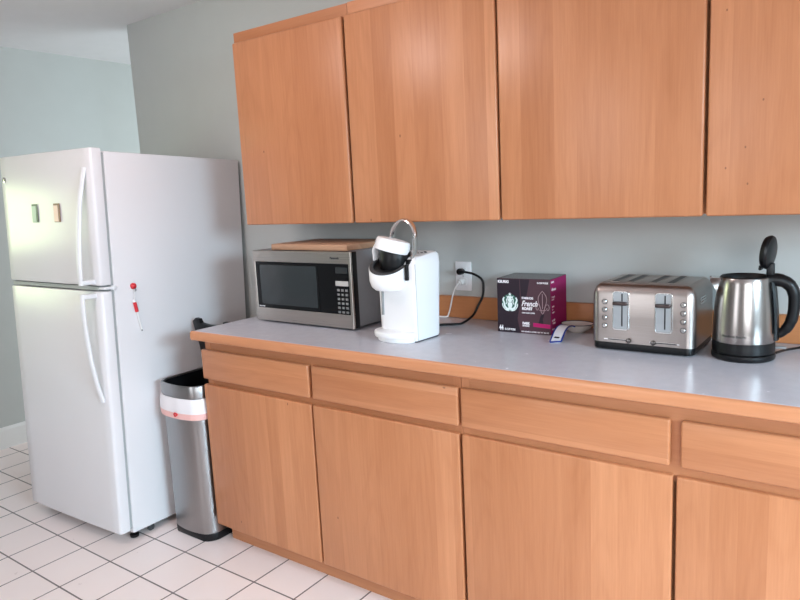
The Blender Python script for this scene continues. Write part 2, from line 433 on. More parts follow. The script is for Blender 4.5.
fz = fdoor('freezer_door', 1.103, 1.6442); lo = fdoor('fridge_door', .054, 1.079)
def handle(door, pts, foot_z, sgn):
    b = bmesh.new()
    tube(b, pts, .0135, 12, 6, r2=.008, up=(0, 1, 0))
    # foot bracket at the wide end
    x = pts[-1][0]
    rbox(b, x-.013, x+.015, -.058, .002, foot_z-.010, foot_z+.010, .005, 2)
    obj('handle', b, M['fridge_trim'], door)
hx = -.043
handle(fz, [(hx, -.002, 1.568), (hx, -.006, 1.55), (hx, -.018, 1.50), (hx, -.034, 1.42), (hx, -.046, 1.32), (hx, -.053, 1.22), (hx, -.055, 1.15), (hx, -.054, 1.109)], 1.119, 1)
handle(lo, [(hx, -.002, .625), (hx, -.007, .645), (hx, -.021, .70), (hx, -.037, .79), (hx, -.048, .89), (hx, -.054, .98), (hx, -.055, 1.04), (hx, -.053, 1.073)], 1.063, -1)
b = bmesh.new(); rbox(b, -.032, .004, .012, .075, 1.086, 1.0965, .003); rbox(b, -.004, .010, .046, .066, 1.083, 1.101, .004, 2); obj('hinge', b, M['fridge_trim'], fr)
b = bmesh.new(); rbox(b, -FW+.01, -.03, .010, .06, 1.0835, 1.0985); obj('door_gap', b, M['gasket'], fr)
b = bmesh.new(); rbox(b, -FW+.02, -.02, .09, FD-.02, .028, .039); obj('underside', b, M['dgrey'], fr)
for x, y in ((-.038, .09), (-FW+.04, .09)):
    b = bmesh.new(); lathe(b, [(.017, .004), (.019, .009), (.019, .016), (.008, .019), (.008, .045)], 20, x, y); obj('foot', b, M['black'], fr)
    b = bmesh.new(); lathe(b, [(.013, -.006), (.016, -.004), (.016, .004), (.013, .006)], 18)
    bmesh.ops.transform(b, matrix=Matrix.Translation((x+.012, y+.075, .0185)) @ Matrix.Rotation(pi/2, 4, 'Y'), verts=b.verts); obj('wheel', b, M['dgrey'], fr)
# round maker badge at the top left of the freezer door
bd = bmesh.new(); lathe(bd, [(.0125, 0), (.0125, .002), (.011, .003)], 24); bmesh.ops.transform(bd, matrix=Matrix.Translation((-.645, -.0005, 1.545)) @ Matrix.Rotation(pi/2, 4, 'X'), verts=bd.verts)
bo = obj('badge', bd, M['chrome'], fz)
obj('lettering', on_front(text_bm('GE', .012, .0006, 'CENTER'), -.645, -.0042, 1.5408), M['grey'], bo)

FM = Matrix.Translation(fr.location) @ fr.rotation_euler.to_matrix().to_4x4()
def on_fridge(o, p):
    o.location = FM @ Vector(p); o.rotation_euler = fr.rotation_euler
def magnet(lx, lz, lab, mats):
    t = thing('fridge_magnet', lab, 'magnet', group='picture magnets on the freezer door'); on_fridge(t, (lx, -.0046, lz))
    b = bmesh.new(); rbox(b, -.022, .022, -.0022, 0, -.038, .038, .0015, 1); obj('backing', b, M[mats[1]], t)
    b = bmesh.new(); rbox(b, -.021, .010, -.0032, -.0020, -.036, .030, .0004, 1); obj('picture', b, M[mats[0]], t)
magnet(-.413, 1.397, 'small rectangular green picture magnet on the freezer door, left of the pink one', ('mag_green', 'mag_dark'))
magnet(-.249, 1.3965, 'small rectangular pink picture magnet on the freezer door, nearer the handle', ('mag_pink', 'mag_brown'))
t = thing('magnet_hook', 'round red magnet hook on the side of the fridge', 'magnet'); on_fridge(t, (.0005, .145, 1.089))
b = bmesh.new(); lathe(b, [(.0125, 0), (.0135, .003), (.012, .010), (.007, .0145), (.002, .016)], 20); bmesh.ops.transform(b, matrix=Matrix.Rotation(pi/2, 4, 'Y'), verts=b.verts); obj('magnet', b, M['red'], t)
b = bmesh.new(); tube(b, [(.012, 0, -.008), (.019, 0, -.013), (.019, 0, -.019), (.012, 0, -.021)], .0016, 8, 4); obj('hook', b, M['dgrey'], t)
t = thing('marker', 'thin white marker with red cap hanging from the red magnet on the fridge side', 'marker'); on_fridge(t, (.012, .143, 1.062))
b = bmesh.new(); tube(b, [(.004, .002, .012), (0, .000, -.01), (-.003, .000, -.03)], .0012, 6, 4); obj('string', b, M['white2'], t)
ax0, ax1 = Vector((-.003, -.003, -.030)), Vector((-.003, .026, -.165))
def seg(a, c, r, mt, nm, n=14):
    b = bmesh.new(); tube(b, [ax0.lerp(ax1, a), ax0.lerp(ax1, c)], r, n); return obj(nm, b, mt, t)
seg(0, .07, .0072, M['white'], 'cap_end'); seg(.07, .38, .0072, M['red'], 'cap'); seg(.38, .95, .0042, M['white2'], 'barrel'); seg(.95, 1.0, .003, M['grey'], 'tip')

# ------------------------------------------------------------------ trash can
t = thing('trash_can', 'open stainless steel trash can with black base between fridge and cabinets', 'trash can', (-.172, -.63, 0))
def can_outline(e=0):
    P = rrect(-.130-e, .130+e, .010-e, .262+e, (.045, .045, .03, .03), 6)
    return [(x, y-.022*max(0, 1-(x/.122)**2) if y < .1 else y) for x, y in P]
def ring_at(P, z): return [(x, y, z) for x, y in P]
b = bmesh.new(); plan(b, can_outline(.001), .0, .034, .004); obj('base', b, M['black'], t)
def sub_front(P):   # more points on the front for the bow
    out = []
    for k in range(len(P)):
        a, c = P[k], P[(k+1) % len(P)]
        out.append(a)
        d = math.hypot(c[0]-a[0], c[1]-a[1])
        if d > .05:
            for j in range(1, 8): out.append((a[0]+(c[0]-a[0])*j/8, a[1]+(c[1]-a[1])*j/8))
    return out
def can_outline(e=0):
    P = sub_front(rrect(-.130-e, .130+e, .010-e, .262+e, (.045, .045, .03, .03), 6))
    return [(x, y-.022*max(0, 1-(x/.125)**2) if y < .1 else y) for x, y in P]
b = bmesh.new(); O0, O1 = can_outline(0), can_outline(-.004)
loft(b, [ring_at(O0, .034), ring_at(O0, .668)], False, False); obj('shell', b, M['steel_z'], t)
b = bmesh.new(); R0 = can_outline(.004); R1 = can_outline(-.007)
loft(b, [ring_at(R0, .625), ring_at(R0, .670), ring_at(can_outline(.002), .675), ring_at(can_outline(-.005), .675), ring_at(R1, .670), ring_at(R1, .634)], closed=True); obj('rim', b, M['steel_z'], t)
b = bmesh.new(); K = can_outline(-.009); K2 = can_outline(-.03)
loft(b, [ring_at(K, .669), ring_at(K2, .06)], False, True); obj('inner_bucket', b, M['black'], t)
# raised lid: a shallow black tray, hinge at the back
b = bmesh.new()
L = [(-.122, .015), (-.138, .10), (-.163, .185), (-.166, .205), (-.145, .219), (-.122, .216), (-.112, .198), (-.06, .192), (.03, .193), (.045, .213), (.07, .214), (.09, .2), (.11, .12), (.112, .015)]
plan(b, [(x, z) for x, z in L][::-1], 0, .022, .004, axis='y')
bmesh.ops.transform(b, matrix=Matrix.Translation((0, .240, .682)) @ Matrix.Rotation(RAD(1), 4, 'X'), verts=b.verts); obj('lid', b, M['black'], t)
b = bmesh.new(); rbox(b, -.09, .09, .245, .27, .672, .70, .006, 2); obj('hinge', b, M['black'], t)
# liner bag folded over the can under its rim
bt = thing('trash_bag', 'white bin liner folded over the outside of the trash can below its rim', 'trash bag', (-.172, -.63, 0))
def bag_ring(z, e, seed, amp):
    rnd = random.Random(seed); P = can_outline(e); n = len(P)
    ph = [rnd.random()*6.28 for _ in range(4)]
    out = []
    for k, (x, y) in enumerate(P):
        w = amp*(sin(k*1.7+ph[0])+.7*sin(k*2.9+ph[1])+.5*sin(k*.8+ph[2]))
        l = math.hypot(x, y-.13); out.append((x+x/l*w, y+(y-.13)/l*w, z+.4*w))
    return out
zz = [(.622, .0055), (.611, .009), (.59, .012), (.575, .0135), (.562, .0135)]
b = bmesh.new(); loft(b, [bag_ring(z, e, 3, .0012) for z, e in zz] + [bag_ring(z, e-.002, 3, .0012) for z, e in zz[::-1]], closed=True); obj('liner', b, M['bag'], bt)
zz = [(.5615, .0135), (.550, .0135), (.536, .0115)]
b = bmesh.new(); loft(b, [bag_ring(z, e, 3, .0012) for z, e in zz] + [bag_ring(z, e-.002, 3, .0012) for z, e in zz[::-1]], closed=True); obj('drawstring_hem', b, M['pink'], bt)
b = bmesh.new(); tube(b, [(.010, -.0275, .556), (.020, -.0295, .563), (.030, -.0265, .556), (.020, -.0295, .549), (.010, -.0275, .556)], .0028, 8, 4); obj('drawstring_loop', b, M['red'], bt)

# ------------------------------------------------------------------ microwave
CT = .914
t = thing('microwave_oven', 'stainless steel microwave oven with black glass door under the cutting board', 'microwave', (.080, -.379, CT), RAD(-1.2))
MW, MH, MDp = .530, .294, .35
b = bmesh.new(); rbox(b, .006, MW-.006, .034, MDp, .010, MH, .004, 2); obj('case', b, M['mw_grey'], t)
b = bmesh.new(); rbox(b, 0, MW, .006, .036, .008, MH-.001, .003, 2); obj('front_bezel', b, M['black'], t)
b = bmesh.new()
for x0, x1, z0, z1 in ((0, MW, .008, .0595), (0, MW, .2485, MH-.001), (0, .0125, .0590, .2490), (MW-.0125, MW, .0590, .2490)): rbox(b, x0, x1, -.001, .010, z0, z1, .0015, 1)
obj('steel_frame', b, M['steel_x'], t)
dr = obj('door_glass', rbox(bmesh.new(), .012, .362, .001, .009, .0592, .2488, .001, 1), M['blackgloss'], t)
b = bmesh.new(); rbox(b, .036, .352, .0, .004, .075, .2365, .003, 2); obj('window', b, M['mw_window'], dr)
cp = obj('control_panel', rbox(bmesh.new(), .3625, MW-.0122, .001, .009, .0592, .2488, .001, 1), M['blackgloss'], t)
kx0, kx1 = .452, .511
b = bmesh.new(); rbox(b, kx0, kx1, -.0004, .003, .213, .236, .001, 1); obj('display', b, M['mw_window'], cp)
b = bmesh.new(); rbox(b, kx0-.003, kx1+.002, -.0006, .003, .166, .185, .0015, 1); obj('start_key', b, M['mw_lit'], cp)
for r in range(6):
    for c in range(3):
        kz = .150-r*.0165; kx = kx0+.003+c*.020
        b = bmesh.new(); rbox(b, kx, kx+.013, -.0004, .003, kz-.004, kz+.005, .001, 1); k = obj('key', b, M['mw_key'] if r else M['grey'], cp)
        d = '123456789'[(r-1)*3+c] if 1 <= r <= 3 else ('0' if (r == 4 and c == 1) else None)
        if d: obj('numeral', on_front(text_bm(d, .0085, .0004, 'CENTER'), kx+.0065, -.0005, kz-.0028), M['mw_lit'], k)
obj('lettering', on_front(text_bm('Inverter', .0105, .0006), .018, .0006, .0635), M['print_white'], dr)
obj('lettering', on_front(text_bm('Panasonic', .0115, .0006, 'LEFT', 1.0, .0004), .430, -.0012, .266), M['dgrey'], t)
for x in (.04, MW-.04):
    for y in (.06, MDp-.05):
        b = bmesh.new(); lathe(b, [(.012, 0), (.014, .003), (.014, .012)], 16, x, y); obj('foot', b, M['black'], t)
# cutting board
b = bmesh.new(); rbox(b, 0, .412, 0, .27, 0, .023, .003, 2)
o = tag(obj('cutting_board', b, M['board']), 'light wooden cutting board lying on top of the microwave', 'cutting board'); o.location = (.166, -.354, CT+MH+.0002); o.rotation_euler = (0, 0, RAD(-2))

# ------------------------------------------------------------------ coffee maker
t = thing('coffee_maker', 'white single-cup coffee maker with raised lid and silver handle beside the microwave', 'coffee maker', (.852, -.450, CT), RAD(-4.5))
b = bmesh.new()
rings = []
for z, f, e, bk, lf in ((.004, 0, .003, .15, 0), (.010, 0, 0, .15, 0), (.10, .002, 0, .155, .004), (.255, .006, .001, .168, .012), (.282, .010, .005, .170, .012), (.291, .018, .012, .170, .012), (.294, .030, .025, .170, .012)):
    P = inset_pts(rrect(-.088-lf, .080, f, bk, (.03, .010, .035, .035), 6), e)
    rings.append([(x, y, z - (.014*max(0, (.12-y)/.12) if z > .27 else 0)) for x, y in P])
loft(b, rings); obj('body', b, M['white'], t)
b = bmesh.new(); plan(b, inset_pts(rrect(-.086, .08, 0, .15, (.03, .010, .035, .035), 6), .004), 0, .006); obj('foot', b, M['dgrey'], t)
b = bmesh.new(); rbox(b, .0785, .0806, .0085, .0105, .006, .262); obj('seam', b, M['mw_lit'], t)
# drip tray, D-shaped
def dsh(rx, ry, cy, n=24, back=.04):
    P = [(rx*cos(pi+pi*k/n), cy+ry*sin(pi+pi*k/n)) for k in range(n+1)]
    return P + [(rx, back), (-rx, back)]
b = bmesh.new(); plan(b, [(x-.006, y) for x, y in dsh(.076, .044, .0)], .0, .014, .003); obj('tray_base', b, M['white'], t)
b = bmesh.new(); plan(b, [(x-.009, y) for x, y in dsh(.087, .053, .0)], .013, .036, .006); tr = obj('drip_tray', b, M['white'], t)
# dark gauge slot on the left of the front
b = bmesh.new(); tube(b, [(-.063, -.0005, .085), (-.063, .001, .13), (-.063, .003, .185)], .0048, 10, 4); obj('gauge_slot', b, M['grey'], t)
# brew head: open cylinder with a slanted rim
HX, HY, HR = -.027, .002, .068
n = 40
def hring(r, z, tilt=0, cy=HY, sq=1):
    return [(HX+r*cos(2*pi*k/n), cy+r*sq*sin(2*pi*k/n), z + tilt*sin(2*pi*k/n-.35)*r/HR) for k in range(n)]
TL = .034
b = bmesh.new()
loft(b, [hring(.030, .172), hring(.050, .175), hring(.0615, .186), hring(HR, .206), hring(HR+.001, .259, TL), hring(HR-.001, .263, TL), hring(HR-.005, .263, TL), hring(HR-.009, .252, TL), hring(HR-.012, .216, 0)], True, True); hd = obj('brew_head', b, M['white'], t)
b = bmesh.new(); loft(b, [hring(HR-.001, .2635, TL), hring(HR-.004, .2665, TL), hring(HR-.013, .2655, TL), hring(HR-.015, .260, TL)], closed=True); obj('head_rim', b, M['dgrey'], hd)
b = bmesh.new(); loft(b, [hring(HR-.0125, .260, TL*.97), hring(.048, .254, TL*.72), hring(.032, .251, TL*.45), hring(.026, .242, TL*.35)], False, True); obj('pod_holder', b, M['black'], hd)
b = bmesh.new(); lathe(b, [(.046, .240), (.052, .262), (.055, .296), (.046, .318)], 32, HX+.010, HY+.022); obj('piercing_throat', b, M['black'], t)
# raised lid
ld = bmesh.new()
def lring(r, z): return [(r*cos(2*pi*k/n), r*sin(2*pi*k/n), z) for k in range(n)]
loft(ld, [lring(.046, .014), lring(.055, .012), lring(.0590, .005), lring(.0600, -.004), lring(.0610, -.025), lring(.0585, -.028), lring(.055, -.024), lring(.050, -.002)], True, True)
LM = Matrix.Translation((HX+.012, HY+.014, .330)) @ Matrix.Rotation(RAD(-10), 4, 'X') @ Matrix.Rotation(RAD(12), 4, 'Y')
bmesh.ops.transform(ld, matrix=LM, verts=ld.verts); lid = obj('lid', ld, M['white'], t)
b = bmesh.new(); lathe(b, [(.050, -.006), (.047, -.018), (.032, -.024), (.028, -.044), (.014, -.048)], 32); bmesh.ops.transform(b, matrix=LM, verts=b.verts); obj('lid_underside', b, M['black'], lid)
b = bmesh.new(); tube(b, [(HX-.044, HY-.004, .326), (HX-.055, HY-.004, .308), (HX-.059, HY+.002, .288), (HX-.062, HY+.004, .262)], .007, 12, 5, r2=.014, up=(0, 1, 0)); obj('lid_arm', b, M['white'], lid)
tx = text_bm('KEURIG', .0085, .0005, 'CENTER')
for v in tx.verts:
    a = -pi/2 - .75 + v.co.x/.0603
    v.co = LM @ Vector(((.0606+v.co.z)*cos(a), (.0606+v.co.z)*sin(a), v.co.y-.010))
obj('lettering', tx, M['mw_lit'], lid)
# lift handle: a tall loop behind the lid
b = bmesh.new()
hp = []
for k in range(33):
    a = pi*k/32; hp.append((.002+.051*cos(a), .050+.006*sin(a), .343+.062*sin(a)))
hp = [(.0525, .030, .262), (.0530, .044, .30)] + hp + [(-.049, .044, .30), (-.0485, .030, .262)]
tube(b, hp, .0058, 12, 0, r2=.0115, up=(0, 1, .1)); obj('handle', b, M['chrome'], t)
b = bmesh.new(); rbox(b, .038, .058, .010, .042, .246, .276, .003, 2); rbox(b, .046, .055, -.006, .016, .208, .262, .002, 2); obj('hinge', b, M['black'], t)
for k, (x, y) in enumerate(((.022, .080), (.033, .086), (.044, .092), (.046, .108), (.057, .098))):
    b = bmesh.new(); lathe(b, [(.0045, 0), (.0045, .0015), (.003, .002)], 14, x, y)
    zt = .2943-.014*max(0, (.12-y)/.12)
    for v in b.verts: v.co.z += zt-.0002
    obj('button', b, M['dgrey'], t)

# ------------------------------------------------------------------ outlet, plugs and cords
t = thing('wall_outlet', 'white double wall outlet above the backsplash behind the coffee maker', 'outlet', (.853, 0, 1.078))
b = bmesh.new(); rbox(b, -.0355, .0355, -.006, 0, -.057, .057, .003, 2); obj('cover_plate', b, M['white'], t)
for z in (.02, -.02):
    b = bmesh.new(); plan(b, rrect(-.0165, .0165, z-.014, z+.014, .008, 5), -.0085, -.005, .001, axis='y'); s_ = obj('socket', b, M['white2'], t)
    b = bmesh.new()
    for x in (-.006, .006): rbox(b, x-.001, x+.001, -.0088, -.008, z-.002, z+.007)
    obj('slot', b, M['dgrey'], s_)
b = bmesh.new(); lathe(b, [(.003, 0), (.003, .0012), (.002, .0016)], 12); bmesh.ops.transform(b, matrix=Matrix.Translation((0, -.006, 0)) @ Matrix.Rotation(pi/2, 4, 'X'), verts=b.verts); obj('screw', b, M['mw_lit'], t)
def plug_cord(name, label, mat, plug_pts, pr, cord, cr_):
    t = thing(name, label, 'power cord', plug_pts[0], group='cords in the wall outlet')
    o_ = Vector(plug_pts[0]); b = bmesh.new(); tube(b, [Vector(p)-o_ for p in plug_pts], pr, 16, 4); obj('plug', b, mat, t)
    b = bmesh.new(); tube(b, [Vector(p)-o_ for p in cord], cr_, 10, 8); obj('cord', b, mat, t)
plug_cord('power_cord', 'black power cord plugged into the upper socket, looping down to the worktop', M['black'],
    [(.853, -.0092, 1.098), (.853, -.020, 1.098), (.853, -.034, 1.099), (.862, -.038, 1.099)], [.010, .012, .0125, .010],
    [(.858, -.038, 1.099), (.885, -.042, 1.099), (.925, -.044, 1.092), (.957, -.045, 1.072), (.962, -.046, 1.04), (.959, -.05, 1.008), (.944, -.058, .975), (.932, -.080, .940), (.915, -.125, .920), (.895, -.155, .9185), (.86, -.175, .9185), (.845, -.21, .9185), (.845, -.29, .92)], .0045)
plug_cord('power_cord', 'thin white power cord plugged into the lower socket of the outlet', M['white2'],
    [(.853, -.0092, 1.058), (.853, -.018, 1.058), (.853, -.030, 1.057), (.850, -.036, 1.054)], [.009, .012, .013, .008],
    [(.852, -.034, 1.056), (.842, -.040, 1.045), (.826, -.040, 1.015), (.810, -.034, .97), (.795, -.030, .93), (.785, -.034, .9185), (.74, -.04, .9185)], .003)

# ------------------------------------------------------------------ coffee pod box
BX, BY = 1.0925, -.186; BW, BD, BH = .194, .150, .188
t = thing('coffee_box', 'dark brown and magenta box of coffee pods on the worktop left of the toaster', 'box', (BX, BY, CT), RAD(2))
b = bmesh.new(); rbox(b, 0, BW, 0, BD, 0, BH, .0012, 1); obj('carton', b, M['box_brown'], t)
def decal_poly(P, face, mat, name, d=.0004, parent=None, label=None):
    b = bmesh.new()
    if face == 'f': plan(b, P, -d, .0003, axis='y')
    elif face == 'r': plan(b, P, BW-.0003, BW+d, axis='x')
    else: plan(b, P, BH-.0003, BH+d)
    return obj(name, b, mat, parent or t, smooth=False, label=label)
e = .0014
decal_poly([(e, e), (BD-e, e), (BD-e, BH-e), (e, BH-e)], 'r', M['box_magenta'], 'side_panel')
decal_poly([(e, e), (BW-e, e), (BW-e, BD-e), (e, BD-e)], 't', M['box_top'], 'top_panel')
decal_poly([(e, e), (.085, e), (.075, .05), (.083, .09), (.088, .10), (.085, .13), (.084, BH-e), (e, BH-e)], 'f', M['box_dark'], 'dark_panel', .0002)
decal_poly([(.086, BH-e), (.089, .128), (.094, .112), (.106, .118), (.112, .142), (.121, BH-e)], 'f', M['box_dark'], 'dark_swirl', .0002)
decal_poly([(.150, .036), (.158, .062), (.166, .074), (.172, .070), (.166, .052), (.170, .030)], 'f', M['box_dark'], 'dark_swirl', .0002)
decal_poly([(.132, .0255), (BW-e, .0225), (BW-e, .036), (.132, .039)], 'f', M['band'], 'magenta_band', .0004)
def ftext(s, x, z, size, mat='print_white', bold=0, sx=1, name='lettering', shear=0, align='LEFT', par=None):
    return obj(name, on_front(text_bm(s, size, .0004, align, sx, bold, shear), x, -.0006, z), M[mat], par or t, smooth=False)
def stext(s, y, z, size, mat='print_white', bold=0, sx=1):
    return obj('lettering', on_right(text_bm(s, size, .0004, 'LEFT', sx, bold), BW+.0006, y, z), M[mat], t, smooth=False)
ftext('KEURIG', .004, .173, .0125, bold=.0006, sx=.95)
ftext('K-CUP PODS', .148, .173, .0075, bold=.0003, sx=.9)
ftext('STARBUCKS', .092, .1195, .0098, bold=.0004, sx=.78)
ftext('French', .090, .0955, .026, bold=.0006, sx=.80, shear=.35)
ftext('ROAST', .0925, .0825, .0125, bold=.0008, sx=.95)
ftext('DARK ROAST COFFEE', .092, .070, .0055, sx=.85, bold=.0002)
ftext('DARK', .0935, .032, .011, bold=.0008, sx=.85)
ftext('INTENSE', .0935, .0245, .007, bold=.0003, sx=.9)
ftext('44', .006, .007, .025, bold=.0010, sx=.62)
ftext('K-CUP PODS', .027, .008, .0095, bold=.0004, sx=.72)
ftext('100% ARABICA COFFEE  NET WT 18.6 OZ', .088, .005, .0058, bold=.0002, sx=.93)
stext('KEURIG', .006, .175, .0075, bold=.0003)
stext('44', .010, .148, .014, bold=.0006); stext('PODS', .026, .148, .009, bold=.0004)
stext('French', .010, .124, .010); stext('ROAST', .010, .116, .007)
for k, s in enumerate(('BREW', 'SIP', 'ENJOY')): stext(s, .014, .092-k*.010, .007)
stext('K-CUP', .012, .044, .009, bold=.0003); stext('PODS', .018, .034, .009); stext('18.6 OZ', .012, .015, .006)
# round emblem: pale crowned figure between two curling tails on a dark green disc
ld = decal_poly([(.0485+.0295*cos(2*pi*k/40), 0.1045+.0295*sin(2*pi*k/40)) for k in range(40)], 'f', M['logo_green'], 'emblem_disc', .0005)
lx, lz, R_ = .0485, 0.1045, .0295
def lg(P, name='emblem_figure'): return [(lx+x*R_, lz+z*R_) for x, z in P]
bl = bmesh.new()
def addp(P):
    plan(bl, lg(P), -.0009, -.0004, axis='y')
star = [(math.sin(2*pi*k/10)*(.22 if k % 2 == 0 else .09), .98+cos(2*pi*k/10)*(.22 if k % 2 == 0 else .09)) for k in range(10)][::-1]
addp(star)
addp([(-.36, .55), (.36, .55), (.44, .82), (.24, .70), (.14, .84), (0, .72), (-.14, .84), (-.24, .70), (-.44, .82)])     # crown
addp([(.26*cos(2*pi*k/24), .30+.27*sin(2*pi*k/24)) for k in range(24)])                                                   # face
for sx in (-1, 1):
    def curve(c, w):
        Q = smooth_path([(x, z, 0) for x, z in c], 6); A, B_ = [], []
        for i, p in enumerate(Q):
            tt = (Q[min(i+1, len(Q)-1)]-Q[max(i-1, 0)]).normalized(); nn = Vector((-tt.y, tt.x, 0)); ww = w*(1-.35*i/len(Q))
            A.append((sx*(p.x+nn.x*ww), p.y+nn.y*ww)); B_.append((sx*(p.x-nn.x*ww), p.y-nn.y*ww))
        for i in range(len(Q)-1):
            q = [A[i], A[i+1], B_[i+1], B_[i]]
            addp(q if sx > 0 else q[::-1])
    curve([(.30, .50), (.42, .30), (.38, .05), (.50, -.2)], .07)      # hair
    curve([(.10, -.75), (.42, -.70), (.66, -.42), (.72, -.05), (.86, .32), (.74, .62)], .125)   # tail
    curve([(.14, -.95), (.55, -.85), (.88, -.48), (.95, -.1)], .07)
addp([(-.26, .02), (-.30, -.3), (-.18, -.62), (0, -.98), (.18, -.62), (.30, -.3), (.26, .02)])   # body
obj('emblem_figure', bl, M['logo_white'], ld, smooth=False)
# fleur-de-lis drawn in thin lines
b = bmesh.new()
def stroke(c): tube(b, [(x, -.0003, z) for x, z in c], .0009, 6, 6)
fx, fz_ = .166, .105
for s in (-1, 1):
    stroke([(fx, fz_+.044), (fx+s*.012, fz_+.028), (fx+s*.015, fz_+.012), (fx+s*.008, fz_-.012), (fx+s*.005, fz_-.022)])
    stroke([(fx+s*.006, fz_-.018), (fx+s*.012, fz_-.004), (fx+s*.020, fz_-.002), (fx+s*.0235, fz_-.012), (fx+s*.020, fz_-.021), (fx+s*.015, fz_-.018), (fx+s*.016, fz_-.013)])
stroke([(fx, fz_+.034), (fx, fz_+.01), (fx, fz_-.016)]); stroke([(fx-.012, fz_-.021), (fx, fz_-.0225), (fx+.012, fz_-.021)])
stroke([(fx-.006, fz_-.024), (fx, fz_-.034), (fx+.006, fz_-.024)])
obj('fleur_ornament', b, M['print_pink'], t)

# ------------------------------------------------------------------ spoon rest
t = thing('spoon_rest', 'small ceramic spoon rest with blue-edged handle between coffee box and toaster', 'spoon rest', (1.346, -.096, CT), 0)
n = 40
def er(r, z, s=.82): return [(r*cos(2*pi*k/n), r*s*sin(2*pi*k/n), z) for k in range(n)]
b = bmesh.new()
loft(b, [er(.020, .001), (er(.022, .0005)), er(.036, .010), er(.050, .022), er(.0565, .030), er(.0555, .0312), er(.049, .024), er(.034, .013), er(.015, .009)], True, True); obj('bowl', b, M['glaze'], t)
b = bmesh.new(); tube(b, er(.0553, .0305) + [er(.0553, .0305)[0]], .0014, 8); obj('rim_line', b, M['glaze_rim'], t)
# handle: a strap arching from the bowl down to the worktop, towards the viewer
b = bmesh.new(); b2 = bmesh.new()
path = smooth_path([(-.010, -.040, .0275), (-.014, -.062, .0335), (-.014, -.092, .0335), (-.011, -.125, .026), (-.006, -.158, .0135), (-.002, -.182, .004)], 6)
rings = []; L1, L2 = [], []
for i, p in enumerate(path):
    f = i/(len(path)-1); w = .0185; tt = (path[min(i+1, len(path)-1)]-path[max(i-1, 0)]).normalized()
    sd = Vector((1, -.15, 0)); sd = (sd-tt*sd.dot(tt)).normalized(); up = sd.cross(tt).normalized()
    if up.z < 0: up = -up
    rings.append([p+sd*w*x+up*z for x, z in ((-1, .0005), (-.8, .0018), (0, .0006), (.8, .0018), (1, .0005), (.9, -.004), (0, -.005), (-.9, -.004))])
    L1.append(p+sd*w*.98+up*.0006); L2.append(p-sd*w*.98+up*.0006)
loft(b, rings); h = obj('handle', b, M['glaze_white'], t)
tube(b2, L1 + L2[::-1], .0028, 8); obj('blue_edge', b2, M['glaze_blue'], h)
b = bmesh.new(); rbox(b, -.009, .009, -.004, .004, 0, .0012, .0005, 1)
pc = path[-6]; bmesh.ops.transform(b, matrix=Matrix.Translation(pc+Vector((0, 0, .0022))) @ Matrix.Rotation(RAD(-10), 4, 'Z') @ Matrix.Rotation(RAD(20), 4, 'X'), verts=b.verts); obj('motif', b, M['glaze_rim'], h)

# ------------------------------------------------------------------ toaster
TX, TY = 1.468, -.301
t = thing('toaster', 'four-slice brushed steel toaster with two levers beside the kettle', 'toaster', (TX, TY, CT), RAD(-.6))
TW, TD, TH = .294, .245, .203
b = bmesh.new(); plan(b, rrect(.003, TW-.003, .003, TD-.003, .022, 6), .004, .026, .003); obj('base', b, M['black'], t)
for x in (.03, TW-.03):
    for y in (.03, TD-.03):
        b = bmesh.new(); lathe(b, [(.010, 0), (.012, .002), (.012, .006)], 14, x, y); obj('foot', b, M['black'], t)
# body: rounded box with generous front and top radii, closed on top, no slots cut
b = bmesh.new(); rings = []
for z, e in ((.0255, 0), (.10, .0), (.168, .001), (.179, .0035), (.188, .008), (.195, .0145), (.199, .022)):
    rings.append([(x, y, z) for x, y in inset_pts(rrect(0, TW, 0, TD, .026, 8), e)])
loft(b, rings); obj('body', b, M['steel_t'], t)
# top plate with black strips laid on for the shade inside the bread slots
b = bmesh.new(); tp = [(x, y) for x, y in inset_pts(rrect(0, TW, 0, TD, .026, 8), .0225)]
plan(b, tp, .1985, .2005, .001); tpl = obj('top_plate', b, M['steel_t'], t)
for x in (.055, .100, .166, .214):
    b = bmesh.new(); rbox(b, x-.010, x+.010, .050, TD-.034, .2000, .2012, .0004, 1); sl = obj('bread_slot', b, M['black'], tpl)
    b = bmesh.new()
    for (a0, a1, c0, c1) in ((x-.0125, x-.0098, .048, TD-.032), (x+.0098, x+.0125, .048, TD-.032), (x-.0125, x+.0125, .047, .0498), (x-.0125, x+.0125, TD-.0342, TD-.031)): rbox(b, a0, a1, c0, c1, .2, .2025, .0008, 1)
    obj('slot_guard', b, M['steel_t'], tpl)
def toaster_lever(cx):
    z0, z1 = .064, .181
    b = bmesh.new(); P = rrect(cx-.0245, cx+.0245, z0, z1, .010, 5); Q = inset_pts(P, .0038)
    f = lambda R, y: [(x, y, z) for x, z in R]
    loft(b, [f(P, .002), f(P, -.0022), f(inset_pts(P, .001), -.0032), f(inset_pts(P, .003), -.0032), f(Q, -.002), f(Q, .002)], False, False)
    fr_ = obj('lever_surround', b, M['chrome'], t)
    b = bmesh.new(); plan(b, Q[::-1], -.0012, .001, axis='y'); obj('backplate', b, M['white2'] if False else M['lever_plate'], fr_)
    b = bmesh.new(); rbox(b, cx+.002, cx+.0055, -.0018, .0, z0+.012, z1-.008); obj('lever_track', b, M['black'], fr_)
    b = bmesh.new(); rbox(b, cx-.0205, cx+.0205, -.016, -.001, .1395, .150, .003, 2); obj('lever', b, M['lever'], t)
M['lever_plate'] = newmat('lever_plate', (.38, .40, .42), .35, .6)
toaster_lever(.090); toaster_lever(.211)
